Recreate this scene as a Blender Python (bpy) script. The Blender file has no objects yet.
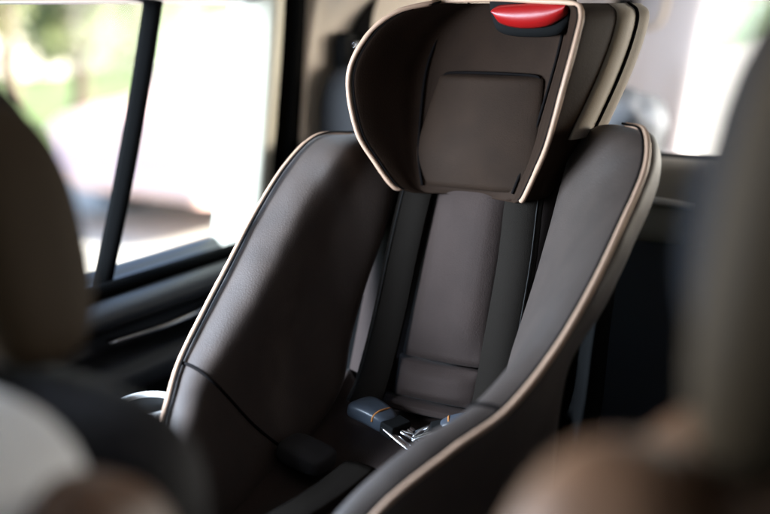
import bpy, bmesh, math, random
from mathutils import Vector, Matrix, noise
random.seed(7)
R = math.radians
S = bpy.context.scene
COL = S.collection

# ------------------------------------------------------------------ camera
# Vehicle axes: +Y towards the back of the car, +X across, Z up, cabin floor at z = 0.
CAMZ = 1.15
YAW, PITCH = R(30.0), R(13.5)
FPX = 1070.0                                   # focal length in photo pixels (770 wide)
cam_d = bpy.data.cameras.new('camera')
cam = bpy.data.objects.new('camera', cam_d); COL.objects.link(cam)
cam.location = (0, 0, CAMZ)
cam.rotation_euler = (R(90) - PITCH, 0, YAW)
cam_d.sensor_width = 36.0
cam_d.lens = FPX / 770.0 * 36.0
cam_d.clip_start = 0.02; cam_d.clip_end = 2000
cam_d.dof.use_dof = True
cam_d.dof.focus_distance = 1.07
cam_d.dof.aperture_fstop = 1.9
S.camera = cam
S.render.engine = 'CYCLES'
S.cycles.use_denoising = True
S.cycles.max_bounces = 10
S.cycles.diffuse_bounces = 5
S.cycles.transparent_max_bounces = 16
S.cycles.caustics_reflective = False
S.cycles.caustics_refractive = False
S.cycles.sample_clamp_indirect = 8.0

# ------------------------------------------------------------------ sky, sun, exposure
SUN_EL, SUN_AZ = 34.0, 62.0                    # azimuth: degrees from +Y towards +X
w = bpy.data.worlds.new('World'); S.world = w; w.use_nodes = True
nt = w.node_tree; nt.nodes.clear()
sky = nt.nodes.new('ShaderNodeTexSky'); sky.sky_type = 'NISHITA'; sky.sun_disc = False
sky.sun_elevation = R(SUN_EL); sky.sun_rotation = R(SUN_AZ)
sky.air_density = 1.0; sky.dust_density = 2.5; sky.ozone_density = 1.0
bg = nt.nodes.new('ShaderNodeBackground'); bg.inputs[1].default_value = 0.15
wo = nt.nodes.new('ShaderNodeOutputWorld')
nt.links.new(sky.outputs[0], bg.inputs[0]); nt.links.new(bg.outputs[0], wo.inputs[0])
sd = bpy.data.lights.new('sun', 'SUN'); sd.energy = 5.0; sd.angle = R(0.6); sd.color = (1.0, 0.93, 0.83)
sun = bpy.data.objects.new('sun', sd); COL.objects.link(sun)
sdir = Vector((math.sin(R(SUN_AZ)) * math.cos(R(SUN_EL)), math.cos(R(SUN_AZ)) * math.cos(R(SUN_EL)), math.sin(R(SUN_EL))))
sun.rotation_euler = sdir.to_track_quat('Z', 'Y').to_euler(); sun.location = (3, 3, 6)
def window_fill(name, loc, target, sx, sy, watts, col):
    d = bpy.data.lights.new(name, 'AREA'); d.shape = 'RECTANGLE'; d.size = sx; d.size_y = sy; d.energy = watts; d.color = col
    o = bpy.data.objects.new(name, d); COL.objects.link(o); o.location = loc
    o.rotation_euler = (Vector(loc) - Vector(target)).to_track_quat('Z', 'Y').to_euler()
    return o
# added area lamps boosting the daylight at side window, tailgate and quarter window
window_fill('window_fill', (-1.12, .22, 1.16), (-.60, .85, .90), .8, .40, 14.5, (.69, .82, 1.0))
window_fill('tailgate_fill', (.40, 2.30, 1.10), (-.36, 1.10, 1.08), 0.5, .3, 3.4, (1.0, .93, .86))
q = window_fill('quarter_fill', (.72, 1.80, 1.12), (-.70, 2.02, 1.05), .5, .3, .45, (1.0, .97, 1.0)); q.data.spread = R(70)
S.view_settings.view_transform = 'Standard'; S.view_settings.look = 'None'
S.view_settings.gamma = 1.0
S.view_settings.exposure = 2.7

# ------------------------------------------------------------------ helpers
def V(*a): return Vector(a)

def link(name, me, mat=None, parent=None, smooth=True):
    o = bpy.data.objects.new(name, me); COL.objects.link(o)
    if mat is not None: me.materials.append(mat)
    if smooth:
        for p in me.polygons: p.use_smooth = True
    if parent is not None: o.parent = parent
    return o

def mesh(name, vs, fs, mat=None, parent=None, smooth=True):
    me = bpy.data.meshes.new(name); me.from_pydata([tuple(v) for v in vs], [], fs); me.update()
    return link(name, me, mat, parent, smooth)

def thing(name, label, cat, loc=(0, 0, 0), group=None):
    o = bpy.data.objects.new(name, None); COL.objects.link(o); o.location = loc
    o.empty_display_size = 0.05
    o['label'] = label; o['category'] = cat
    if group: o['group'] = group
    bpy.context.view_layer.update()
    return o

def tag(o, label=None, cat=None, group=None, kind=None):
    for k, v in (('label', label), ('category', cat), ('group', group), ('kind', kind)):
        if v: o[k] = v
    return o

def at_origin(o):
    """children are modelled in world coordinates; keep them there under a placed Empty"""
    if o.parent: o.matrix_parent_inverse = o.parent.matrix_world.inverted() if False else Matrix.Translation(-o.parent.location)
    return o

def cr(p0, p1, p2, p3, t):
    return 0.5 * ((2 * p1) + (p2 - p0) * t + (2 * p0 - 5 * p1 + 4 * p2 - p3) * t * t + (3 * p1 - p0 - 3 * p2 + p3) * t ** 3)

def spline(pts, n, closed=False):
    pts = [Vector(p) for p in pts]; m = len(pts); out = []
    if closed:
        for i in range(m):
            for k in range(n):
                out.append(cr(pts[(i - 1) % m], pts[i], pts[(i + 1) % m], pts[(i + 2) % m], k / n))
        return out
    for i in range(m - 1):
        a = pts[i - 1] if i > 0 else pts[0] * 2 - pts[1]
        d = pts[i + 2] if i + 2 < m else pts[-1] * 2 - pts[-2]
        for k in range(n): out.append(cr(a, pts[i], pts[i + 1], d, k / n))
    out.append(pts[-1].copy())
    return out

def loft(name, secs, mat, parent=None, nu=5, nv=5, closed=True, cap=True, warp=None, smooth=True):
    """secs: list of sections (each the same number of points); smooth surface through them."""
    rows = [spline(s, nv, closed) for s in secs]
    k = len(rows[0])
    cols = [spline([r[j] for r in rows], nu) for j in range(k)]
    m = len(cols[0])
    vs = []; fs = []
    for i in range(m):
        for j in range(k):
            v = cols[j][i]
            vs.append(warp(v) if warp else v)
    kk = k if closed else k - 1
    for i in range(m - 1):
        for j in range(kk):
            a = i * k + j; b = i * k + (j + 1) % k
            fs.append((a, b, b + k, a + k))
    if cap and closed:
        for i in (0, m - 1):
            c = sum((vs[i * k + j] for j in range(k)), Vector()) / k
            vs.append(c); ci = len(vs) - 1
            for j in range(k):
                a = i * k + j; b = i * k + (j + 1) % k
                fs.append((b, a, ci) if i == 0 else (a, b, ci))
    o = mesh(name, vs, fs, mat, parent, smooth)
    bm = bmesh.new(); bm.from_mesh(o.data); bmesh.ops.recalc_face_normals(bm, faces=bm.faces); bm.to_mesh(o.data); bm.free()
    return o

def tube(name, pts, r, mat, parent=None, n=6, seg=8, closed=False, rfun=None, flat=1.0, up=V(0, 0, 1)):
    P = spline(pts, n, closed); vs = []; fs = []; m = len(P)
    for i, p in enumerate(P):
        if closed: t = P[(i + 1) % m] - P[i - 1]
        else: t = P[min(i + 1, m - 1)] - P[max(i - 1, 0)]
        t.normalize(); a = t.cross(up)
        if a.length < 1e-4: a = t.cross(V(1, 0, 0))
        a.normalize(); b = a.cross(t)
        rr = r * (rfun(i / (m - 1)) if rfun else 1)
        for k in range(seg):
            an = 2 * math.pi * k / seg
            vs.append(p + a * math.cos(an) * rr + b * math.sin(an) * rr * flat)
    mm = m if closed else m - 1
    for i in range(mm):
        for k in range(seg):
            A = i * seg + k; B = i * seg + (k + 1) % seg
            C_ = ((i + 1) % m) * seg + (k + 1) % seg; D = ((i + 1) % m) * seg + k
            fs.append((A, B, C_, D))
    if not closed:
        fs.append(tuple(range(seg))[::-1]); fs.append(tuple((m - 1) * seg + k for k in range(seg)))
    return mesh(name, vs, fs, mat, parent)

def sgnp(c, e): return math.copysign(abs(c) ** e, c)

def pillow(name, c, s, mat, parent=None, e1=0.45, e2=0.45, nu=48, nv=32, rot=None, warp=None):
    """superellipsoid cushion; c centre, s half sizes"""
    vs = []; fs = []
    M = rot or Matrix.Identity(3)
    for i in range(nv + 1):
        ph = -math.pi / 2 + math.pi * i / nv
        for j in range(nu):
            th = 2 * math.pi * j / nu
            p = V(sgnp(math.cos(ph), e1) * sgnp(math.cos(th), e2) * s[0],
                  sgnp(math.cos(ph), e1) * sgnp(math.sin(th), e2) * s[1],
                  sgnp(math.sin(ph), e1) * s[2])
            if warp: p = warp(p)
            vs.append(M @ p + Vector(c))
    for i in range(nv):
        for j in range(nu):
            a = i * nu + j; b = i * nu + (j + 1) % nu
            fs.append((a, b, b + nu, a + nu))
    o = mesh(name, vs, fs, mat, parent)
    bm = bmesh.new(); bm.from_mesh(o.data); bmesh.ops.remove_doubles(bm, verts=bm.verts, dist=1e-6)
    bmesh.ops.recalc_face_normals(bm, faces=bm.faces); bm.to_mesh(o.data); bm.free()
    for p in o.data.polygons: p.use_smooth = True
    return o

def boxes(name, bl, mat, parent=None, bevel=0.0):
    bm = bmesh.new()
    for (c, s, *r) in bl:
        m = Matrix.Translation(Vector(c))
        if r: m = m @ r[0].to_4x4()
        bmesh.ops.create_cube(bm, size=1.0, matrix=m @ Matrix.Diagonal((*s, 1)))
    me = bpy.data.meshes.new(name); bm.to_mesh(me); bm.free()
    o = link(name, me, mat, parent, smooth=False)
    if bevel:
        md = o.modifiers.new('b', 'BEVEL'); md.width = bevel; md.segments = 3
    return o

# ------------------------------------------------------------------ materials
def mat(name, col, rough=0.7, metal=0.0, spec=0.5, bump=None, var=0.0, vscale=8.0, sheen=0.0, coat=0.0, col2=None):
    m = bpy.data.materials.new(name); m.use_nodes = True
    n = m.node_tree.nodes; l = m.node_tree.links
    b = n['Principled BSDF']
    b.inputs['Base Color'].default_value = (*col, 1); b.inputs['Roughness'].default_value = rough
    b.inputs['Metallic'].default_value = metal; b.inputs['Specular IOR Level'].default_value = spec
    b.inputs['Sheen Weight'].default_value = sheen; b.inputs['Sheen Roughness'].default_value = 0.4
    b.inputs['Coat Weight'].default_value = coat
    tc = n.new('ShaderNodeTexCoord')
    if var or col2:
        nz = n.new('ShaderNodeTexNoise'); nz.inputs['Scale'].default_value = vscale; nz.inputs['Detail'].default_value = 5
        l.new(tc.outputs['Object'], nz.inputs['Vector'])
        mx = n.new('ShaderNodeMix'); mx.data_type = 'RGBA'
        c2 = col2 or tuple(c * (1 - var) for c in col)
        mx.inputs[6].default_value = (*[min(1, c * (1 + var)) for c in col], 1); mx.inputs[7].default_value = (*c2, 1)
        rp = n.new('ShaderNodeMapRange'); rp.inputs[1].default_value = 0.35; rp.inputs[2].default_value = 0.65
        l.new(nz.outputs['Fac'], rp.inputs[0]); l.new(rp.outputs[0], mx.inputs[0]); l.new(mx.outputs[2], b.inputs['Base Color'])
    if bump:
        kind, sc, st = bump
        bp = n.new('ShaderNodeBump'); bp.inputs['Strength'].default_value = st; bp.inputs['Distance'].default_value = 0.001
        if kind == 'weave':
            nz2 = n.new('ShaderNodeTexNoise'); nz2.inputs['Scale'].default_value = sc * 1.6; nz2.inputs['Detail'].default_value = 2
            l.new(tc.outputs['Object'], nz2.inputs['Vector'])
            nz3 = n.new('ShaderNodeTexNoise'); nz3.inputs['Scale'].default_value = 45; nz3.inputs['Detail'].default_value = 4
            l.new(tc.outputs['Object'], nz3.inputs['Vector'])
            a2 = n.new('ShaderNodeMath'); a2.operation = 'MULTIPLY_ADD'; a2.inputs[1].default_value = 0.15
            l.new(nz3.outputs['Fac'], a2.inputs[0]); l.new(nz2.outputs['Fac'], a2.inputs[2])
            l.new(a2.outputs[0], bp.inputs['Height'])
        elif kind == 'noise':
            nz2 = n.new('ShaderNodeTexNoise'); nz2.inputs['Scale'].default_value = sc; nz2.inputs['Detail'].default_value = 6
            l.new(tc.outputs['Object'], nz2.inputs['Vector']); l.new(nz2.outputs['Fac'], bp.inputs['Height'])
            bp.inputs['Distance'].default_value = 0.004 if sc < 100 else 0.001
        elif kind == 'leather':
            vo = n.new('ShaderNodeTexVoronoi'); vo.inputs['Scale'].default_value = sc; l.new(tc.outputs['Object'], vo.inputs['Vector'])
            l.new(vo.outputs['Distance'], bp.inputs['Height'])
        l.new(bp.outputs[0], b.inputs['Normal'])
    return m

M = {}
M['fabric'] = mat('charcoal_brown_fabric', (0.043, 0.0290, 0.0225), 0.58, spec=0.45, bump=('weave', 420, 0.35), var=0.10, vscale=30, sheen=0.08)
M['fabric_in'] = mat('dark_knit_fabric', (0.023, 0.0130, 0.0080), 0.8, spec=0.12, bump=('weave', 500, 0.4), var=0.12, vscale=25)
M['fabric_side'] = mat('brown_side_fabric', (0.035, 0.025, 0.019), 0.7, spec=0.3, bump=('weave', 420, 0.35), var=0.15, vscale=18, sheen=0.2)
M['cover_lip'] = mat('beige_cover_fabric', (0.30, 0.25, 0.20), 0.75, bump=('weave', 400, 0.3), var=0.1, sheen=0.2)
M['pad'] = mat('taupe_pad_fabric', (0.036, 0.0235, 0.0195), 0.8, spec=0.2, bump=('weave', 480, 0.45), var=0.10, vscale=22, sheen=0.05)
M['piping'] = mat('beige_piping', (0.50, 0.32, 0.22), 0.5, bump=('noise', 900, 0.3), var=0.08)
M['strap'] = mat('grey_webbing', (0.015, 0.0125, 0.0105), 0.95, spec=.0, bump=('weave', 700, 0.6))
M['shell'] = mat('black_shell_plastic', (0.008, 0.008, 0.008), 0.8, spec=0.08, bump=('noise', 300, 0.1))
M['blueplastic'] = mat('slate_plastic', (0.055, 0.066, 0.084), 0.35, spec=0.5)
M['orange'] = mat('orange_thread', (0.5, 0.2, 0.05), 0.6)
M['metal'] = mat('chromed_steel', (0.75, 0.75, 0.77), 0.18, metal=1.0)
M['red'] = mat('red_plastic', (0.32, 0.006, 0.006), 0.35, bump=('noise', 60, 0.05))
M['white'] = mat('white_plastic', (0.78, 0.78, 0.76), 0.35)
M['seam'] = mat('black_thread', (0.006, 0.005, 0.005), 0.9, spec=.05)
M['hip'] = mat('grey_hip_pad_fabric', (0.035, 0.033, 0.034), 0.85, spec=.2, bump=('weave', 480, 0.4))
M['thread'] = mat('grey_thread', (0.035, 0.034, 0.033), 0.9, spec=.05)
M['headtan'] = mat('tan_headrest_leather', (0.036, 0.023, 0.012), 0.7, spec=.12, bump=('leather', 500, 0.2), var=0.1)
M['door'] = mat('door_vinyl', (0.020, 0.021, 0.024), 0.38, spec=0.5, bump=('noise', 400, 0.25))
M['rubber'] = mat('black_rubber', (0.002, 0.002, 0.002), 0.8, spec=.02)
M['gloss'] = mat('gloss_black_trim', (0.02, 0.02, 0.022), 0.15, spec=0.6)
M['frame'] = mat('cream_frame_paint', (0.50, 0.46, 0.36), 0.45)
M['trim'] = mat('tan_trim_plastic', (0.52, 0.45, 0.38), 0.65, bump=('noise', 350, 0.2), var=0.05)
M['paletrim'] = mat('pale_trim_plastic', (0.66, 0.62, 0.64), 0.6, bump=('noise', 350, 0.15), var=0.04, vscale=3)
M['liner'] = mat('headliner_cloth', (0.24, 0.22, 0.20), 0.9, bump=('noise', 300, 0.3))
M['carpet'] = mat('dark_carpet', (0.02, 0.02, 0.02), 0.95, bump=('noise', 200, 0.8))
M['bench'] = mat('bench_fabric', (0.28, 0.245, 0.20), 0.8, bump=('weave', 300, 0.4), var=0.1)
M['benchdarkshade'] = mat('bench_dark_shaded_fabric', (0.02, 0.019, 0.02), 0.85, bump=('weave', 300, 0.4))  # dark tone holds the shadow on the backrest; also used for the bolster
M['tanleather'] = mat('tan_leather', (0.013, 0.009, 0.006), 0.75, spec=.12, bump=('leather', 500, 0.2), var=0.1)
M['slate'] = mat('slate_leather', (0.010, 0.009, 0.011), 0.7, spec=.2, bump=('leather', 500, 0.2), var=0.1)
M['greyleather'] = mat('warm_grey_leather', (0.007, 0.008, 0.012), 0.75, spec=.12, bump=('leather', 500, 0.2), var=0.1)
M['paleglare'] = mat('glare_pale_leather', (0.80, 0.81, 0.84), 0.5, bump=('leather', 500, 0.2))  # windscreen glare on the left front seat, put into a near-white colour
M['brown'] = mat('brown_leather', (0.14, 0.066, 0.032), 0.5, bump=('leather', 500, 0.2), var=0.15)
M['bagcloth'] = mat('bag_cloth', (0.30, 0.32, 0.35), 0.75, col2=(0.03, 0.033, 0.037), var=0.05, vscale=14, bump=('noise', 30, 0.5))

def glass_mat():
    m = bpy.data.materials.new('window_glass'); m.use_nodes = True
    n = m.node_tree.nodes; l = m.node_tree.links; n.clear()
    o = n.new('ShaderNodeOutputMaterial'); t = n.new('ShaderNodeBsdfTransparent'); g = n.new('ShaderNodeBsdfGlossy')
    t.inputs[0].default_value = (0.93, 0.95, 0.94, 1); g.inputs['Roughness'].default_value = 0.02
    f = n.new('ShaderNodeFresnel'); f.inputs[0].default_value = 1.18; mx = n.new('ShaderNodeMixShader')
    l.new(f.outputs[0], mx.inputs[0]); l.new(t.outputs[0], mx.inputs[1]); l.new(g.outputs[0], mx.inputs[2]); l.new(mx.outputs[0], o.inputs[0])
    return m
M['glass'] = glass_mat()

# ------------------------------------------------------------------ the car body
Z0 = CAMZ
car = thing('car_body', 'dark-trimmed car cabin with left rear door, window and pale pillars around the child seat', 'car', (-0.17, 1.0, 0))
def C(o): return at_origin(o)
XD = -0.90
# door: card profile (x, z relative to the camera height) swept along y
prof = [(-.912, -.330), (-.892, -.332), (-.868, -.336), (-.850, -.346), (-.846, -.358), (-.856, -.366), (-.874, -.372),
        (-.878, -.384), (-.870, -.398), (-.842, -.404), (-.826, -.418), (-.828, -.438), (-.852, -.458), (-.868, -.50), (-.872, -.70), (-.860, -1.0), (-.95, -1.12), (-.99, -1.0), (-1.02, -.6), (-.95, -.34)]
door = C(loft('rear_door', [[V(x, y, Z0 + z) for x, z in prof] for y in (-1.1, -.35, .1, .55, .9, 1.1, 1.24)], M['door'], car, nu=3, nv=4))
def D(o): return o       # sub-parts of the door (its own origin coincides with the world's after C)
def sub(o, p):
    o.parent = p; return o
# door window frame and glass: the opening runs y .05..1.2 (sill) to 1.27 (top)
zt = Z0 + 0.004
def ybar(y0, y1, z): return y0 + (y1 - y0) * (z - (Z0 - .33)) / .33
loft('window_seal', [[V(-.885 + dx, y, Z0 - .330 + dz) for dx, dz in ((-.012, .006), (.004, .008), (.012, -.004), (-.012, -.006))] for y in (-.3, .4, 1.2)],
     M['rubber'], door, nu=3, nv=2)
loft('window_frame', [[V(x, y, zt + z) for x, z in ((-.93, -.004), (-.885, -.004), (-.875, .012), (-.875, .05), (-.93, .05))] for y in (-.3, .3, .8, 1.31)],
     M['gloss'], door, nu=3, nv=2)
# division bar, leaning rearwards
def bar(y0, y1, wd, x0, x1, m, name, par, z0=-.335, z1=.02):
    return loft(name, [[V(x0, y - wd / 2, Z0 + z), V(x1, y - wd / 2 * .7, Z0 + z), V(x1 + .004, y, Z0 + z), V(x1, y + wd / 2 * .7, Z0 + z), V(x0, y + wd / 2, Z0 + z)]
                       for z, y in [(z0 + (z1 - z0) * k / 3, y0 + (y1 - y0) * (k / 3) + .006 * math.sin(math.pi * k / 3)) for k in range(4)]], m, par, nu=3, nv=2)
bar(.893, 1.015, .020, -.912, -.896, M['rubber'], 'division_bar', door)
mesh('window_pane', [(XD - .005, -.3, Z0 - .33), (XD - .005, .89, Z0 - .33), (XD - .005, 1.01, Z0 + .02), (XD - .005, -.3, Z0 + .02)], [(0, 1, 2, 3)], M['glass'], door, False)
mesh('window_pane', [(XD - .007, .895, Z0 - .33), (XD - .007, 1.22, Z0 - .33), (XD - .007, 1.29, Z0 + .02), (XD - .007, 1.015, Z0 + .02)], [(0, 1, 2, 3)], M['glass'], door, False)
tube('door_pull', [V(-.865, .86, Z0 - .384), V(-.850, .93, Z0 - .382), V(-.850, 1.0, Z0 - .380), V(-.868, 1.06, Z0 - .380)], .006, M['metal'], door, flat=.6)
# frame strip, seal and pillar trim behind the window
bar(1.150, 1.224, .046, -.935, -.870, M['frame'], 'frame_strip', door, z0=-.36, z1=.06)
C(bar(1.196, 1.266, .038, -.93, -.862, M['rubber'], 'pillar_seal', car, z0=-.40, z1=.08))
pt = []
for z in (-.6, -.35, -.2, -.05, .04, .12):
    y = 1.221 + (z + .33) * .19
    k = max(0, z + .05) * .5
    pt.append([V(-.93, y, Z0 + z), V(-.872 + k * .2, y + .008, Z0 + z), V(-.862 + k * .3, y + .03, Z0 + z), V(-.856 + k, y + .09, Z0 + z), V(-.850 + k, y + .25, Z0 + z), V(-.86 + k, y + .6, Z0 + z), V(-.88, 2.1, Z0 + z), V(-.96, 2.1, Z0 + z), V(-.96, y + .3, Z0 + z)])
C(loft('pillar_trim', pt, M['trim'], car, nu=5, nv=4))
# headliner and floor
def roofz(x, y): return Z0 + .075 + .05 * (1 - ((x + .17) / .75) ** 2) - .02 * max(0, (y - 1.2)) ** 2
C(loft('headliner', [[V(x, y, roofz(x, y)) for x in (-.95, -.75, -.45, -.17, .1, .4, .6)] + [V(.6, y, Z0 + .2), V(-.17, y, Z0 + .22), V(-.95, y, Z0 + .2)] for y in (-.85, -.2, .4, 1.0, 1.6, 2.15)], M['liner'], car, nu=3, nv=3))
C(boxes('floor_pan', [((-.17, .5, -.03), (1.7, 3.4, .06))], M['carpet'], car))
# right-hand side of the body, quarter window open, door window filled in to block light
C(boxes('side_panel_blind', [((.60, .15, .42), (.06, 2.7, .80)), ((.60, 1.80, .46), (.06, .62, .90)), ((.60, .9, 1.26), (.05, 2.5, .06)), ((.60, .14, 1.03), (.05, 2.6, .42)), ((.60, 1.44, .96), (.055, .10, .62))], M['door'], car, .01))
# unseen dashboard, raised to cut the light from in front, and windscreen ahead of the camera
C(loft('dashboard', [[V(x, -.62, .35), V(x, -.60, .70), V(x, -.66, .92), V(x, -.85, 1.11), V(x, -1.15, 1.07), V(x, -1.2, 0), V(x, -.8, 0)] for x in (-.92, -.5, 0, .58)], M['door'], car, nu=3, nv=3))
C(mesh('windscreen', [(-.90, -1.16, .87), (.58, -1.16, .87), (.54, -.86, 1.24), (-.86, -.86, 1.24)], [(0, 1, 2, 3)], M['glass'], car, False))
# tailgate: wide pale pillar on the left, window to the right of it
tg = C(loft('rear_pillar', [[V(-.90, 1.9, Z0 + z), V(-.86, 2.02, Z0 + z), V(-.74, 2.09, Z0 + z), V(-.60, 2.10, Z0 + z), V(-.555 + .10 * (z + .3), 2.11, Z0 + z), V(-.535 + .10 * (z + .3), 2.15, Z0 + z), V(-.56, 2.2, Z0 + z), V(-.96, 2.2, Z0 + z)] for z in (-1.1, -.6, -.3, -.1, .06, .16)], M['paletrim'], car, nu=4, nv=4))
gt = C(boxes('tailgate', [((-.0, 2.17, .40), (1.16, .08, .80)), ((-.0, 2.17, 1.29), (1.2, .08, .08)), ((.55, 2.17, 1.0), (.14, .08, .60))], M['paletrim'], car, .012))
mesh('window_pane', [(-.56, 2.18, .78), (.5, 2.18, .78), (.5, 2.18, 1.27), (-.52, 2.18, 1.27)], [(0, 1, 2, 3)], M['glass'], gt, False)
tube('belt_loop', [V(-.665, 2.085, Z0 + .045), V(-.60, 2.09, Z0 + .045), V(-.585, 2.09, Z0 + .02), V(-.60, 2.09, Z0 - .045), V(-.66, 2.085, Z0 - .05), V(-.685, 2.083, Z0 - .03), V(-.685, 2.083, Z0 + .02)], .006, M['trim'], tg, closed=True)
pillow('trim_clip', (-.66, 2.075, Z0 - .005), (.02, .012, .014), M['shell'], tg)
# belt by the left pillar
bl = C(tube('seat_belt', [V(-.845, 1.42, Z0 + .03), V(-.840, 1.38, Z0 - .04), V(-.80, 1.33, Z0 - .14), V(-.74, 1.26, Z0 - .30)], .022, M['strap'], car, flat=.08, up=V(0, 1, 0)))
pillow('belt_guide', (-.842, 1.36, Z0 - .075), (.012, .035, .03), M['shell'], bl)
tube('guide_rim', [V(-.826, 1.345, Z0 - .06), V(-.826, 1.36, Z0 - .085), V(-.826, 1.385, Z0 - .08)], .004, M['metal'], bl)

# ------------------------------------------------------------------ rear bench
bench = thing('rear_bench', 'grey-brown rear bench seat behind and under the child seat', 'car seat', (-.17, 1.2, 0))
def bsec(x, top, dk=0):
    return [V(x, 1.20, Z0 + top - .03), V(x, 1.225, Z0 + top - .004), V(x, 1.28, Z0 + top + .003), V(x, 1.34, Z0 + top - .01), V(x, 1.33, Z0 + top - .25), V(x, 1.26, .30), V(x, 1.10, .32), V(x, 1.06, .42), V(x, 1.10, .62), V(x, 1.155, .80), V(x, 1.19, Z0 - .26)]
C(loft('backrest', [bsec(x, t) for x, t in ((-.86, -.225), (-.80, -.20), (-.6, -.195), (-.2, -.195), (.3, -.195), (.52, -.205), (.56, -.235))], M['benchdarkshade'], bench, nu=4, nv=4))  # shade painted by fabric: dark here, lighter on the upper pad
C(loft('upper_pad', [[V(x, 1.188, Z0 - 0.270), V(x, 1.180, Z0 - 0.245), V(x, 1.188, Z0 - 0.210), V(x, 1.215, Z0 - 0.189), V(x, 1.28, Z0 - 0.185), V(x, 1.345, Z0 - 0.200), V(x, 1.30, Z0 - 0.235), V(x, 1.22, Z0 - 0.270)] for x in (-.78, -.77, -.5, -.2, .3, .49, .50)], M['bench'], bench, nu=4, nv=4))
C(loft('seat_cushion', [[V(x, .52, .24), V(x, .52, .34), V(x, .58, .40), V(x, .8, .40), V(x, 1.08, .37), V(x, 1.12, .22), V(x, .8, .18)] for x in (-.85, -.80, -.4, .1, .5, .55)], M['benchdarkshade'], bench, nu=4, nv=4))
C(pillow('side_bolster', (-.815, 1.345, Z0 - .20), (.05, .06, .11), M['benchdarkshade'], bench, .6, .6))
C(tube('backrest_rail', [V(-.50, 1.180, Z0 - 0.220), V(-.42, 1.176, Z0 - 0.218), V(-.33, 1.176, Z0 - 0.219), V(-.285, 1.184, Z0 - 0.224)], .0045, M['white'], bench))

# ------------------------------------------------------------------ child seat
X0 = -.478
cs = thing('child_seat', 'charcoal fabric child car seat with pale beige piping and red guide', 'child seat', (X0, .85, .40))
def L(h, y, z): return V(X0 + h, y, Z0 + z)
def CS(o): o.matrix_parent_inverse = Matrix.Translation(-cs.location); return o

#        inner base            inner middle           rim crest (inner)      piping line
ST = [
    ((.048, .620, -.52), (.052, .612, -.49), (.060, .595, -.452), (.078, .590, -.450), (.098, .60, -.48), (.125, .63, -.52), (.09, .66, -.55)),
    ((.055, .640, -.49), (.060, .625, -.45), (.070, .605, -.408), (.090, .602, -.406), (.118, .62, -.44), (.150, .66, -.50), (.10, .70, -.54)),
    ((.064, .675, -.465), (.070, .655, -.42), (.084, .640, -.374), (.106, .640, -.371), (.138, .66, -.405), (.172, .71, -.48), (.11, .74, -.53)),
    ((.075, .715, -.445), (.084, .700, -.39), (.110, .692, -.342), (.136, .695, -.340), (.165, .715, -.375), (.190, .76, -.46), (.12, .80, -.52)),
    ((.086, .775, -.432), (.098, .750, -.375), (.126, .728, -.320), (.157, .733, -.319), (.186, .752, -.350), (.200, .80, -.44), (.13, .86, -.50)),
]
WG = [
    ((.092, .865, -.425), (.104, .815, -.385), (.140, .765, -.325), (.164, .750, -.318), (.194, .785, -.345), (.200, .85, -.43), (.14, .94, -.45)),
    ((.086, .900, -.385), (.106, .850, -.350), (.150, .805, -.292), (.184, .792, -.283), (.208, .825, -.305), (.204, .90, -.38), (.13, .98, -.40)),
    ((.090, .930, -.335), (.112, .885, -.300), (.165, .850, -.252), (.202, .838, -.240), (.222, .875, -.262), (.208, .945, -.33), (.12, 1.01, -.35)),
    ((.095, .958, -.280), (.120, .922, -.250), (.172, .895, -.208), (.208, .888, -.193), (.226, .925, -.212), (.208, .985, -.28), (.12, 1.04, -.30)),
    ((.100, .985, -.225), (.125, .955, -.200), (.172, .938, -.163), (.206, .938, -.148), (.221, .972, -.165), (.200, 1.02, -.225), (.12, 1.06, -.25)),
    ((.104, 1.005, -.175), (.124, .985, -.155), (.160, .972, -.128), (.190, .975, -.120), (.203, 1.005, -.140), (.185, 1.04, -.19), (.12, 1.07, -.20)),
    ((.108, 1.020, -.140), (.120, 1.010, -.128), (.142, 1.002, -.117), (.163, 1.006, -.118), (.170, 1.025, -.130), (.155, 1.05, -.16), (.12, 1.07, -.165)),
]
AX = ((.090, .83, -.425), (.100, .80, -.385), (.130, .775, -.335), (.152, .768, -.330), (.180, .79, -.36), (.190, .84, -.43), (.13, .92, -.48))
ST = [(a, (b[0] - .004, b[1], b[2] - .004), (c[0] - .010, c[1] - .004, c[2] - .001), d, e, f, g) for a, b, c, d, e, f, g in ST]
def tuck(s, crest):
    i, m, c, p = s[:4]
    if crest: m = (m[0] + .006, m[1] - .018, m[2]); c = (c[0] - .016, c[1] - .026, c[2] - .002)
    return (i, m, c, p, (p[0] + .009, p[1] + .014, p[2] - .006), (p[0] + .001, p[1] + .034, p[2] - .026), (p[0] - .055, p[1] + .085, p[2] - .06))
def wing_sections(crest):
    W = [tuck(s, crest) for s in WG[:-1]] + [WG[-1]]
    for i_, d_ in ((1, .006), (2, .011), (3, .009), (4, .003)):
        W[i_] = W[i_][:2] + tuple((p[0] - d_, p[1], p[2]) for p in W[i_][2:6]) + W[i_][6:]
    return W
def wrinkle(v):
    n_ = noise.noise(v * 22) * .0016 + noise.noise(V(v.x * 60, v.y * 60, v.z * 22)) * .0007
    return v + V(n_ * .6, -n_, n_ * .3)
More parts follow.
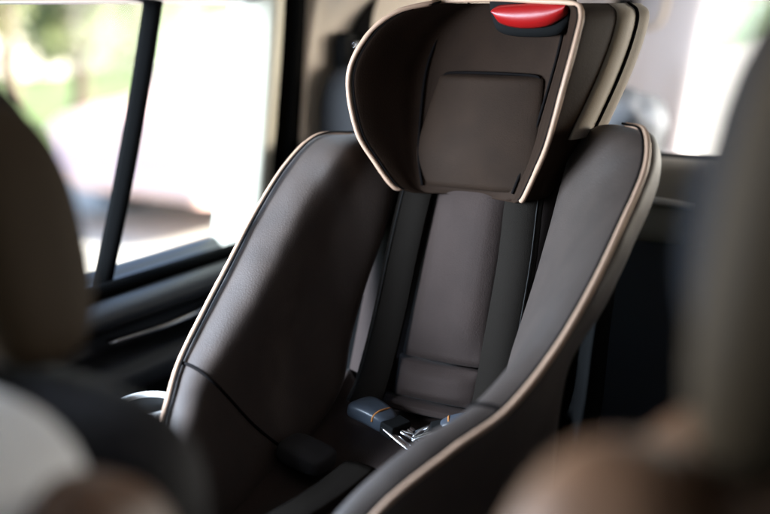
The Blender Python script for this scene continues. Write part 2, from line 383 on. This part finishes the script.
def side(sg):
    def q(p):
        k = max(0, min(1, (p[2] + .30) / .10)) if sg < 0 else 0
        k2 = max(0, min(1, (p[2] + .20) / .06)) if sg < 0 else 0
        k3 = max(0, min(1, (-.24 - p[2]) / .08)) if sg < 0 else 0
        return L(sg * (p[0] - .010 * k - .012 * k2 + .011 * k3), p[1], p[2] - (.018 + .008 * k if sg < 0 else 0))
    W = wing_sections(sg < 0)
    A = ST[:4] + [tuple((V(*a) + V(*b)) / 2 for a, b in zip(ST[4], W[0]))] + W[1:]
    wing = CS(loft('side_wing', [[q(p) for p in s] for s in A], M['fabric'], cs, nu=8, nv=8, warp=wrinkle))
    # seam where armrest meets wing
    tube('seam', [wrinkle(p) + V(0, -.0006, .0006) for p in spline([q(p) for p in A[4]], 8, True)[2:26]], .0017, M['seam'], wing, n=2)
    pw = [q(s[3]) + V(sg * .003, -.003, .002) for s in A]
    tube('piping', pw, .0029, M['piping'], wing, rfun=lambda u: (1 + .12 * noise.noise(V(u * 60, sg, 0))) * (1 - (.45 * max(0, (u - .55) / .45) if sg < 0 else 0)), n=10)
    tube('seam', [p + V(-sg * .0042, -.0008, .0012) for p in pw], .0011, M['seam'], wing)
    return wing
wingR = side(1)
wingL = side(-1)
tag(wingL, 'side wing nearest the window, cool grey inner face')
tag(wingR, 'side wing away from the window, warm taupe inner face')

# shell behind and base under it
def shell_sec(z, y, hw, d):
    return [L(-hw, y, z), L(-hw * .8, y + .02, z), L(0, y + .03, z), L(hw * .8, y + .02, z), L(hw, y, z), L(hw * 1.0, y + d * .6, z), L(hw * .7, y + d, z), L(0, y + d * 1.05, z), L(-hw * .7, y + d, z), L(-hw, y + d * .6, z)]
CS(loft('shell', [shell_sec(-.50, .80, .17, .18), shell_sec(-.42, .94, .155, .10), shell_sec(-.33, .985, .15, .08), shell_sec(-.24, 1.02, .148, .07), shell_sec(-.17, 1.045, .14, .05), shell_sec(-.155, 1.052, .13, .035)], M['shell'], cs))
CS(loft('base', [[L(-w_, y0, z), L(w_, y0, z), L(w_ * 1.02, (y0 + y1) / 2, z), L(w_, y1, z), L(-w_, y1, z), L(-w_ * 1.02, (y0 + y1) / 2, z)] for z, w_, y0, y1 in ((-.75, .15, .50, .95), (-.74, .17, .46, .98), (-.62, .18, .42, 1.0), (-.50, .175, .41, .97))], M['shell'], cs, nu=4, nv=4))

# backrest: side panels either side and the narrow centre pad in front of them
def yb(z): return .938 + (z + .383) * .40          # back surface, reclined
def back_strip(name, x0, x1, z0, z1, dy, bulge, m, par=cs, n=5, edge=.006, taper=0.0, nh=7):
    secs = []
    for i in range(n + 1):
        z = z0 + (z1 - z0) * i / n
        k = math.sin(math.pi * min(1, max(0, i / n))) ** .25 if i not in (0, n) else 0
        w0 = x0 * (1 + taper * i / n); w1 = x1 * (1 + taper * i / n)
        f = []; 
        for j in range(nh + 1):
            u = j / nh; x = w0 + (w1 - w0) * u
            b = (1 - abs(2 * u - 1) ** 4) * bulge * (1 if 0 < i < n else .35)
            f.append(L(x, yb(z) + dy - b, z))
        f += [L(w1 * 1.0, yb(z) + dy + .018, z), L(w0, yb(z) + dy + .018, z)]
        secs.append(f)
    return CS(loft(name, secs, m, par, nu=5, nv=4))
back_strip('back_panel', -.108, .108, -.44, -.165, .022, .006, M['pad'])
cpad = back_strip('centre_pad', -.046, .046, -.366, -.172, .004, .014, M['pad'], taper=-.08)
lum = back_strip('lumbar_pad', -.047, .047, -.404, -.369, .000, .012, M['pad'], n=4)
back_strip('pelvis_pad', -.062, .062, -.418, -.407, -.002, .009, M['pad'], n=4)
# side flaps by the hips
for sg in (-1, 1):
    back_strip('hip_panel', sg * .063, sg * .100, -.43, -.375, .008, .010, M['pad'], n=4)

# seat cushion with a raised crotch section
def seat_sec(y, z, dip):
    return [L(h, y, z + dd) for h, dd in ((-.115, .02), (-.10, .006), (-.07, -.008), (-.03, -.006 + dip), (0, dip), (.03, -.006 + dip), (.07, -.008), (.10, .006), (.115, .02), (.11, -.04), (0, -.05), (-.11, -.04))]
CS(loft('seat_cushion', [seat_sec(.945, -.415, 0), seat_sec(.91, -.428, 0), seat_sec(.84, -.442, .002), seat_sec(.74, -.445, .006), seat_sec(.62, -.437, .010), seat_sec(.50, -.430, .012), seat_sec(.42, -.440, .012), seat_sec(.40, -.475, 0)], M['pad'], cs, nu=5, nv=4))
CS(pillow('leg_pad', L(-.072, .80, -.430), (.027, .022, .011), M['hip'], cs, .55, .5, rot=Matrix.Rotation(R(12), 3, 'Y')))
CS(tube('crotch_strap', [L(-.01, .80, -.428), L(-.012, .74, -.432), L(-.012, .66, -.428)], .019, M['strap'], cs, flat=.18))

# shoulder straps
def strap(name, pts, wd, th, m, par):
    P = spline(pts, 8); vs = []; fs = []
    for i, (p, s_) in enumerate(P): pass
def ribbon(name, pts, wdir, wd, th, m, par):
    P = spline(pts, 8); W = spline(wdir, 8); secs = []
    for i, p in enumerate(P):
        t = (P[min(i + 1, len(P) - 1)] - P[max(i - 1, 0)]).normalized()
        a = W[i].normalized(); n_ = a.cross(t).normalized()
        secs.append([p - a * wd / 2 - n_ * th / 2, p - a * wd / 2 + n_ * th / 2, p + n_ * th / 2 * 1.3, p + a * wd / 2 + n_ * th / 2, p + a * wd / 2 - n_ * th / 2, p - n_ * th / 2 * .7])
    k = 6; fs = []
    vs = [v for s_ in secs for v in s_]
    for i in range(len(secs) - 1):
        for j in range(k):
            a = i * k + j; b = i * k + (j + 1) % k
            fs.append((a, b, b + k, a + k))
    fs.append(tuple(range(k))[::-1]); fs.append(tuple((len(secs) - 1) * k + j for j in range(k)))
    return CS(mesh(name, vs, fs, m, par))
for sg in (-1, 1):
    hs = .066
    pts = [L(sg * (hs - .006), yb(-.175) + .012, -.168), L(sg * (hs - .004), yb(-.2) - .004, -.195), L(sg * hs, yb(-.26) - .006, -.26), L(sg * (hs + .001), yb(-.33) - .008, -.33), L(sg * (hs + .003), yb(-.39) - .014, -.39), L(sg * (hs + .004), yb(-.41) - .026, -.412)]
    ws = [V(1, sg * .10, 0)] * 6
    st = ribbon('shoulder_strap', pts, ws, .040, .0035, M['strap'], cs)
    for e_ in (-.0155, .0155):
        tube('stitching', [p + V(e_, -.0022 - abs(e_) * .02, .0) for p in pts[1:]], .0006, M['thread'], st)

# buckle halves: slate plastic cover with steel tongues resting on the seat
def buckle(sg, c, ang, tilt, sc=1.0):
    Rm = Matrix.Rotation(R(ang), 3, 'Z') @ Matrix.Rotation(R(tilt), 3, 'Y')
    if sc != 1: Rm = Rm @ Matrix.Diagonal((sc, sc, sc))
    o = bpy.data.objects.new('buckle_half', None); COL.objects.link(o); o.parent = cs
    b = pillow('buckle_half', c, (.027, .0165, .0095), M['blueplastic'], None, .5, .55, rot=Rm, warp=lambda p: V(p.x, p.y * (1 - .25 * (p.x / .03)), p.z + .004 * (1 - (p.x / .03) ** 2)))
    bpy.data.objects.remove(o)
    b.parent = cs; CS(b)
    c = Vector(c)
    tube('stitch_line', [c + Rm @ V(.011, -.0150, .004), c + Rm @ V(.011, -.0135, .0095), c + Rm @ V(.011, -.008, .0125), c + Rm @ V(.011, 0, .0130), c + Rm @ V(.011, .010, .0118)], .0011, M['orange'], b)
    for dy in (-.010, .009):
        tube('tongue', [c + Rm @ V(.024, dy, .003), c + Rm @ V(.044, dy * 1.2, .001), c + Rm @ V(.066, dy * 1.1, -.003)], .0052, M['metal'], b, flat=.35, n=5)
    boxes('collar', [(c + Rm @ V(.030, 0, .002), (.018, .028, .014), Rm)], M['shell'], b, .002)
    tube('loop', [c + Rm @ V(.040, -.004, .004), c + Rm @ V(.055, -.002, .002), c + Rm @ V(.066, .004, -.004), c + Rm @ V(.05, .008, .0)], .0017, M['metal'], b, closed=True)
    return b
buckle(-1, L(-.042, .878, -.412), -14, 10)
buckle(1, L(.050, .885, -.405), 205, 14, .7)

# cup holder on the window-side armrest
cup = CS(tube('cup_holder', [L(-.186 + .028 * math.cos(a), .705 + .028 * math.sin(a), -.370) for a in [2 * math.pi * k / 10 for k in range(10)]], .0045, M['white'], cs, closed=True, n=4))
loft('cup_wall', [[L(-.186 + r * .95 * math.cos(a), .705 + r * .95 * math.sin(a), z - .027) for a in [2 * math.pi * k / 12 for k in range(12)]] for r, z in ((.029, -.343), (.027, -.38), (.024, -.42), (.001, -.421), (.001, -.43), (.032, -.43), (.0335, -.38), (.0335, -.345))], M['shell'], cup, nu=2, nv=3)

# ------------------------------------------------------------------ headrest
HZ = [(-.192, .977, .072, 1.005, .052), (-.165, .965, .088, 1.012, .060), (-.13, .950, .104, 1.02, .066), (-.075, .940, .114, 1.028, .071), (-.035, .950, .115, 1.036, .072), (-.012, .966, .110, 1.042, .068), (-.003, .990, .092, 1.046, .060)]
def lc(z): return .038 * max(0, min(1, (z + .065) / .065)) ** 1.5
def hs(z): return .020 * max(0, (z + .15) / .15)
def dp(z): return .055 + .095 * max(0, min(1, (z + .192) / .14)) ** .9
HZ = [(-.200, .990, .060, 1.006, .044)] + HZ
def hr_sec(z, yp, hp, yc, hc):
    th = .016
    o = []
    for sg in (-1, 1):
        s_ = [L(sg * hp, yp, z), L(sg * (hp - .009), yp + .008, z), L(sg * (hc + (hp - hc) * .35), yp + (yc - yp) * .6, z), L(sg * hc, yc - .006, z), L(sg * hc * .5, yc, z)]
        o.append(s_)
    left, right = o
    ring = left + [L(0, yc + .001, z)] + right[::-1]
    D_ = dp(z)
    ring += [L(hp + .006, yp + .018, z), L(hp + .012, yp + D_ * .4, z), L(hp + .013, yp + D_ * .75, z), L(hp * .8, yp + D_, z), L(0, max(yc + .03, yp + D_ * 1.02), z), L(-hp * .8, yp + D_, z), L(-hp - .013, yp + D_ * .75, z), L(-hp - .019, yp + D_ * .4, z), L(-hp - .014, yp + .016, z)]
    for p in ring: p.x += hs(z)
    for k in range(5): ring[k].x += lc(z)
    for k in (-1, -2, -3, -4): ring[k].x += lc(z)
    return ring
M['fabric_head'] = mat('dark_brown_head_fabric', (0.020, 0.0105, 0.0060), 0.8, spec=0.12, bump=('weave', 420, 0.35), var=0.10, vscale=30, sheen=0.0)
hr = CS(loft('headrest', [hr_sec(*h) for h in HZ], M['fabric_head'], cs, nu=6, nv=5))
pl = []
for z, yp, hp, yc, hc in HZ[1:]: pl.append((hp, yp, z))
top = [(.055, 1.005, -.001), (0, 1.01, .001)]
path = [L(-h - .002 + lc(z) + hs(z), y - .003, z) for h, y, z in pl] + [L(-h + hs(z), y - .003, z) for h, y, z in top] + [L(h + hs(z), y - .003, z) for h, y, z in top[:1]] + [L(h + .002 + hs(z), y - .003, z) for h, y, z in pl[::-1]]
path = [path[0] + V(.008, .012, -.002)] + path + [path[-1] + V(-.008, .012, -.002)]
tube('piping', path, .0026, M['piping'], hr, rfun=lambda u: 1 + .10 * noise.noise(V(u * 60, 5, 0)), n=10)
tube('seam', [p + V(.0045 if p.x < X0 else -.0045, .003, 0) for p in path], .0011, M['seam'], hr)
for sg in (-1, 1):
    tube('seam', [L(sg * hc + hs(z) + (lc(z) * .6 if sg < 0 else 0), yc - .0075, z) for z, yp, hp, yc, hc in HZ[1:]], .0016, M['seam'], hr)
# centre panel of the headrest, outlined by a seam
secs = []
for z, hw in ((-.192, .060), (-.16, .064), (-.12, .060), (-.090, .056), (-.079, .054), (-.075, .050)):
    yc = 1.028 + (z + .075) * .20
    e_ = .4 if z in (-.192, -.075) else 1
    q_ = .004 + hs(z)
    secs.append([L(q_ - hw, yc, z), L(q_ - hw * .93, yc - .008 * e_, z), L(q_, yc - .013 * e_, z), L(q_ + hw * .93, yc - .008 * e_, z), L(q_ + hw, yc, z), L(q_, yc + .01, z)])
loft('centre_panel', secs, M['fabric_in'], hr, nu=5, nv=5)
tube('seam', [L(.004 + hs(z) + k * hw, 1.028 + (z + .075) * .20 - .004, z) for z, hw, k in ((-.190, .062, -1), (-.16, .0655, -1), (-.12, .0615, -1), (-.090, .057, -1), (-.078, .054, -1), (-.0745, .047, -1), (-.0735, .02, -1), (-.0735, .02, 1), (-.0745, .047, 1), (-.078, .054, 1), (-.09, .057, 1), (-.12, .0615, 1), (-.16, .0655, 1), (-.19, .062, 1))], .0015, M['seam'], hr)
# red belt guide at the top edge and its dark recess
loft('guide_recess', [[L(x, 1.018 + .02 * s_, z - .016) for s_ in (0,)] and [L(x, 1.022, z0), L(x, 1.010, z0 + .004), L(x, 1.006, z1 - .004), L(x, 1.018, z1), L(x, 1.03, (z0 + z1) / 2)] for x, z, z0, z1 in [(a * 1.1 + .038, b, c_ - .012, d - .010) for a, b, c_, d in ((-.018, 0, -.006, .018), (-.012, 0, -.018, .018), (.01, 0, -.022, .02), (.045, 0, -.020, .02), (.058, 0, -.008, .018))]], M['shell'], hr, nu=4, nv=3)
loft('red_guide', [[L(x, 1.008, z0), L(x, 1.000, z0 + .003), L(x, .997, (z0 + z1) / 2), L(x, 1.000, z1 - .002), L(x, 1.010, z1)] for x, z0, z1 in [(a * 1.2 + .038, b - .011, c_ - .011) for a, b, c_ in ((-.012, -.004, .004), (-.006, -.011, .006), (.012, -.015, .007), (.035, -.013, .009), (.050, -.004, .010), (.053, .003, .010))]], M['red'], hr, nu=4, nv=3)
# beige cover edge at the back of each headrest side, with a dark stitched hem
for sg in (-1, 1):
    e = [(h + .015 + sg * hs(z), y + dp(z) * .85, z) for (h, y, z) in pl if z > -.14]
    secs = []
    for (h, y, z) in e:
        secs.append([L(sg * (h - .004), y - .060, z), L(sg * (h + .005), y - .046, z), L(sg * (h + .004), y - .018, z), L(sg * (h + .008), y + .004, z), L(sg * (h + .004), y + .022, z), L(sg * (h - .014), y + .034, z), L(sg * (h - .016), y, z)])
    cv = loft('cover_edge', secs, M['cover_lip'], hr, nu=5, nv=4)
    tube('hem', [L(sg * (h + .0045), y - .018, z) for h, y, z in e], .0022, M['seam'], cv)

# ------------------------------------------------------------------ front seats (we see their forward faces)
def inb_sign(cx): return 1 if cx < -.2 else -1
def front_seat(label, cx, inb, m_head, m_back, m_ins, m_bol, ztop=-.155, hy=.40, hr_c=None, hr_s=None, yb0=.36, lean=0, taper=.2):
    t = thing('front_seat', label, 'car seat', (cx, yb0 - .1, 0), 'front seats either side of the view')
    def F(o): o.matrix_parent_inverse = Matrix.Translation(-t.location); return o
    secs = []
    for z, hw, y, d in ((-.85, .20, .14, .08), (-.60, .225, .22, .075), (-.40, .235, .29, .07), (-.28, .235, .325, .065), (-.21, .225, .345, .06), (-.178, .208, .36, .05), (-.160, .175, .368, .036), (-.153, .12, .372, .016)):
        y = y + (yb0 - .36); ring = []
        for k in range(16):
            a = 2 * math.pi * k / 16
            ring.append(V(cx + sgnp(math.cos(a), .5) * hw, y + sgnp(math.sin(a), .6) * d, Z0 + z + (ztop + .155)))
        secs.append(ring)
    F(loft('backrest', secs, m_back, t, nu=5, nv=3))
    F(pillow('insert_panel', (cx + .03, yb0 - .123, Z0 - .335 + (ztop + .155)), (.18, .055, .215), m_ins, t, .35, .35, rot=Matrix.Rotation(R(-17), 3, 'X')))
    for sg in (-1, 1):
        F(pillow('side_bolster', (cx + sg * .200, yb0 - .105, Z0 - .375 + (ztop + .155)), (.055, .065, .22), m_bol, t, .7, .7, rot=Matrix.Rotation(R(-17), 3, 'X')))
    h = F(pillow('headrest', hr_c, hr_s, m_head, t, .75, .7, rot=Matrix.Rotation(R(-8), 3, 'X'), warp=lambda p: V(p.x * (1 - taper * (p.z / hr_s[2] * .5 + .5) ** 1.5), p.y, p.z)))
    ti = -inb_sign(cx)
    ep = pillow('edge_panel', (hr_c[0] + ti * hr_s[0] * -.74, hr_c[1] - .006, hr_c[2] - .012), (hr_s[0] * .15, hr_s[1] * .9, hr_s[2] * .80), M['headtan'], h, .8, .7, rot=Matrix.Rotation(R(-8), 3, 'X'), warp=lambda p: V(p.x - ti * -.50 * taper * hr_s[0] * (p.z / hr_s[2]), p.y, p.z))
    for sg in (-1, 1):
        p = F(tube('post', [V(cx + sg * .075, yb0 - .01, Z0 + ztop - .05), V(cx + sg * .075, yb0 + .02, Z0 + ztop + .05)], .006, M['metal'], t))
        pillow('guide', (cx + sg * .075, yb0 - .016, Z0 + ztop + .004), (.016, .014, .010), M['metal'], p)
    return t
front_seat('front seat left of the child seat, tan-edged headrest, backrest face coloured pale for windscreen glare', -.535, 1, M['tanleather'], M['slate'], M['paleglare'], M['brown'], hr_c=(-.574, .395, Z0 - .110), hr_s=(.155, .05, .088), ztop=-.197, taper=.42, yb0=.36, lean=.35)
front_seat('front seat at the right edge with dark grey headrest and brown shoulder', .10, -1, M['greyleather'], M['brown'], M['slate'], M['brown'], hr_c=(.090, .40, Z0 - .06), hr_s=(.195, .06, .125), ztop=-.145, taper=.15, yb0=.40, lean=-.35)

# ------------------------------------------------------------------ bag in the luggage area
bag = thing('cloth_bag', 'pale blue-grey and black crumpled cloth bag behind the rear bench', 'bag', (-.55, 1.75, Z0 - .40))
def bw(p):
    n_ = noise.noise(p * 14) * .03 + noise.noise(p * 30) * .012
    return p * (1 + n_ * 6)
bb = pillow('bag_body', (-.575, 1.80, Z0 - .30), (.085, .09, .155), M['bagcloth'], bag, .8, .8, warp=bw)
bb.matrix_parent_inverse = Matrix.Translation(-bag.location)
hb = tube('handle', [V(-.62, 1.78, Z0 - .16), V(-.62, 1.76, Z0 - .125), V(-.585, 1.76, Z0 - .125), V(-.56, 1.78, Z0 - .17)], .008, M['shell'], bag)
hb.matrix_parent_inverse = Matrix.Translation(-bag.location)
C(boxes('load_floor', [((-.17, 1.72, .70), (1.4, .80, .03))], M['carpet'], car))

# ------------------------------------------------------------------ outside
GZ = -.45
M['asphalt'] = mat('asphalt', (0.06, 0.06, 0.06), 0.9, bump=('noise', 40, 0.5), var=0.2, vscale=3)
M['grass'] = mat('lawn', (0.07, 0.11, 0.035), 0.95, var=0.35, vscale=1.5)
M['leaf'] = mat('leaves', (0.13, 0.155, 0.06), 0.6, var=0.4, vscale=2)
M['bark'] = mat('bark', (0.10, 0.075, 0.055), 0.9, bump=('noise', 20, 1))
M['paint'] = mat('rose_car_paint', (0.62, 0.42, 0.38), 0.3, coat=0.6)
M['render'] = mat('pale_house_render', (0.70, 0.66, 0.58), 0.9, var=0.06, vscale=1)
M['rooft'] = mat('roof_tile', (0.25, 0.12, 0.08), 0.8, var=0.2)
M['pave'] = mat('concrete_paving', (0.42, 0.40, 0.36), 0.9, var=0.1, vscale=2)
def sheet(name, x0, x1, y0, y1, z, m):
    return tag(mesh(name, [(x0, y0, z), (x1, y0, z), (x1, y1, z), (x0, y1, z)], [(0, 1, 2, 3)], m, None, False), kind='structure')
sheet('ground', -600, 600, -600, 600, GZ - .008, M['grass'])
sheet('road', -7.6, 6, -300, 300, GZ, M['pave'])
def tree(label, x, y, h, r, dens=900, lw=.12, low=.25):
    t = thing('broadleaf_tree', label, 'tree', (x, y, GZ), 'trees across the street')
    rng = random.Random(int(x * 31 + y * 17))
    tr = tube('trunk', [V(0, 0, -.1), V(.06, .03, h * .3), V(-.05, .05, h * .6), V(.05, 0, h * .85)], .16, M['bark'], t, rfun=lambda u: 1 - .75 * u)
    for k in range(5):
        a = k * 1.3
        tube('limb', [V(0, 0, h * (.35 + .06 * k)), V(math.cos(a) * r * .4, math.sin(a) * r * .4, h * (.5 + .06 * k)), V(math.cos(a) * r * .7, math.sin(a) * r * .7, h * (.58 + .06 * k))], .05, M['bark'], tr, rfun=lambda u: 1 - .7 * u, n=3)
    vs = []; fs = []
    cl = [(V(rng.uniform(-1, 1) * r * .7, rng.uniform(-1, 1) * r * .7, h * rng.uniform(low, .95)), r * rng.uniform(.25, .5)) for _ in range(16)]
    for _ in range(dens):
        c, cr_ = rng.choice(cl)
        d = V(rng.gauss(0, 1), rng.gauss(0, 1), rng.gauss(0, .8)); d.normalize()
        p = c + d * cr_ * rng.uniform(.5, 1.05)
        a = V(rng.gauss(0, 1), rng.gauss(0, 1), rng.gauss(0, 1)).normalized(); b = a.cross(V(rng.gauss(0, 1), rng.gauss(0, 1), 1)).normalized()
        k = len(vs); s_ = lw * rng.uniform(.6, 1.3)
        vs += [p - a * s_, p + b * s_ * .5, p + a * s_, p - b * s_ * .5]; fs.append((k, k + 1, k + 2, k + 3))
    mesh('crown', vs, fs, M['leaf'], t, False)
    return t
tree('small dark green tree seen through the window left of the division bar', -9.6, 9.3, 2.1, .62, 1500, .07, low=.45)
tree('tall pale green tree behind the small dark one', -13.0, 11.2, 5.5, 2.0, 3000, low=.3)
tree('wide tree nearest the front headrest edge', -11.5, 9.0, 5.0, 1.7, 2600, low=.45)
tree('loose tree far behind the parked car', -17, 18.5, 6, 2.6, 2400, .16)
# parked car across the street
def parked_car(x, y):
    t = thing('parked_car', 'pale rose parked hatchback across the street, seen through the rear window', 'car', (x, y, GZ))
    side_p = [(-2.0, .25), (-2.05, .55), (-1.95, .80), (-1.1, .92), (-.55, 1.38), (.2, 1.45), (1.1, 1.40), (1.75, .98), (2.0, .85), (2.02, .4), (1.9, .25)]
    b = loft('body', [[V(dx, py * sc, .25 + (pz - .25) * sz) for py, pz in side_p] for dx, sc, sz in ((-.80, .97, .62), (-.82, 1, .80), (-.62, 1, 1.0), (0, 1, 1.02), (.62, 1, 1.0), (.82, 1, .80), (.80, .97, .62))], M['paint'], t, nu=3, nv=3)
    for sy in (-1.25, 1.25):
        for sx in (-.76, .76):
            w_ = tube('wheel', [V(sx - .1, sy, .31), V(sx + .1, sy, .31)], .31, M['rubber'], t, n=1, seg=24)
            tube('rim', [V(sx - .108, sy, .31), V(sx + .108, sy, .31)], .20, M['metal'], w_, n=1, seg=20)
    for sx in (-.73, .73):
        mesh('side_window', [(sx + .10 * (1 if sx > 0 else -1), -.85, .93), (sx + .10 * (1 if sx > 0 else -1), 1.2, .93), (sx * 1.0, .95, 1.28), (sx * 1.0, -.45, 1.28)], [(0, 1, 2, 3)], M['gloss'], t, False)
    return t
parked_car(-5.3, 7.6)
def house(label, x, y, w_, d, h):
    t = thing('house', label, 'house', (x, y, GZ))
    boxes('wall', [((0, 0, h / 2), (d, w_, h))], M['render'], t)
    mesh('roof', [(-d / 2 - .4, -w_ / 2 - .4, h), (d / 2 + .4, -w_ / 2 - .4, h), (d / 2 + .4, w_ / 2 + .4, h), (-d / 2 - .4, w_ / 2 + .4, h), (0, -w_ / 2 - .4, h + 2), (0, w_ / 2 + .4, h + 2)], [(0, 1, 4), (1, 2, 5, 4), (2, 3, 5), (3, 0, 4, 5), (0, 3, 2, 1)], M['rooft'], t, False)
    for k in (-1, 0, 1):
        f = boxes('window', [((d / 2 + .01, k * w_ / 3.2, 1.5), (.08, 1.2, 1.3))], M['white'], t)
        boxes('pane', [((d / 2 + .06, k * w_ / 3.2, 1.5), (.02, 1.04, 1.14))], M['gloss'], f)
    return t
house('pale rendered house across the street behind the trees', -22, 12, 12, 7, 3.0)
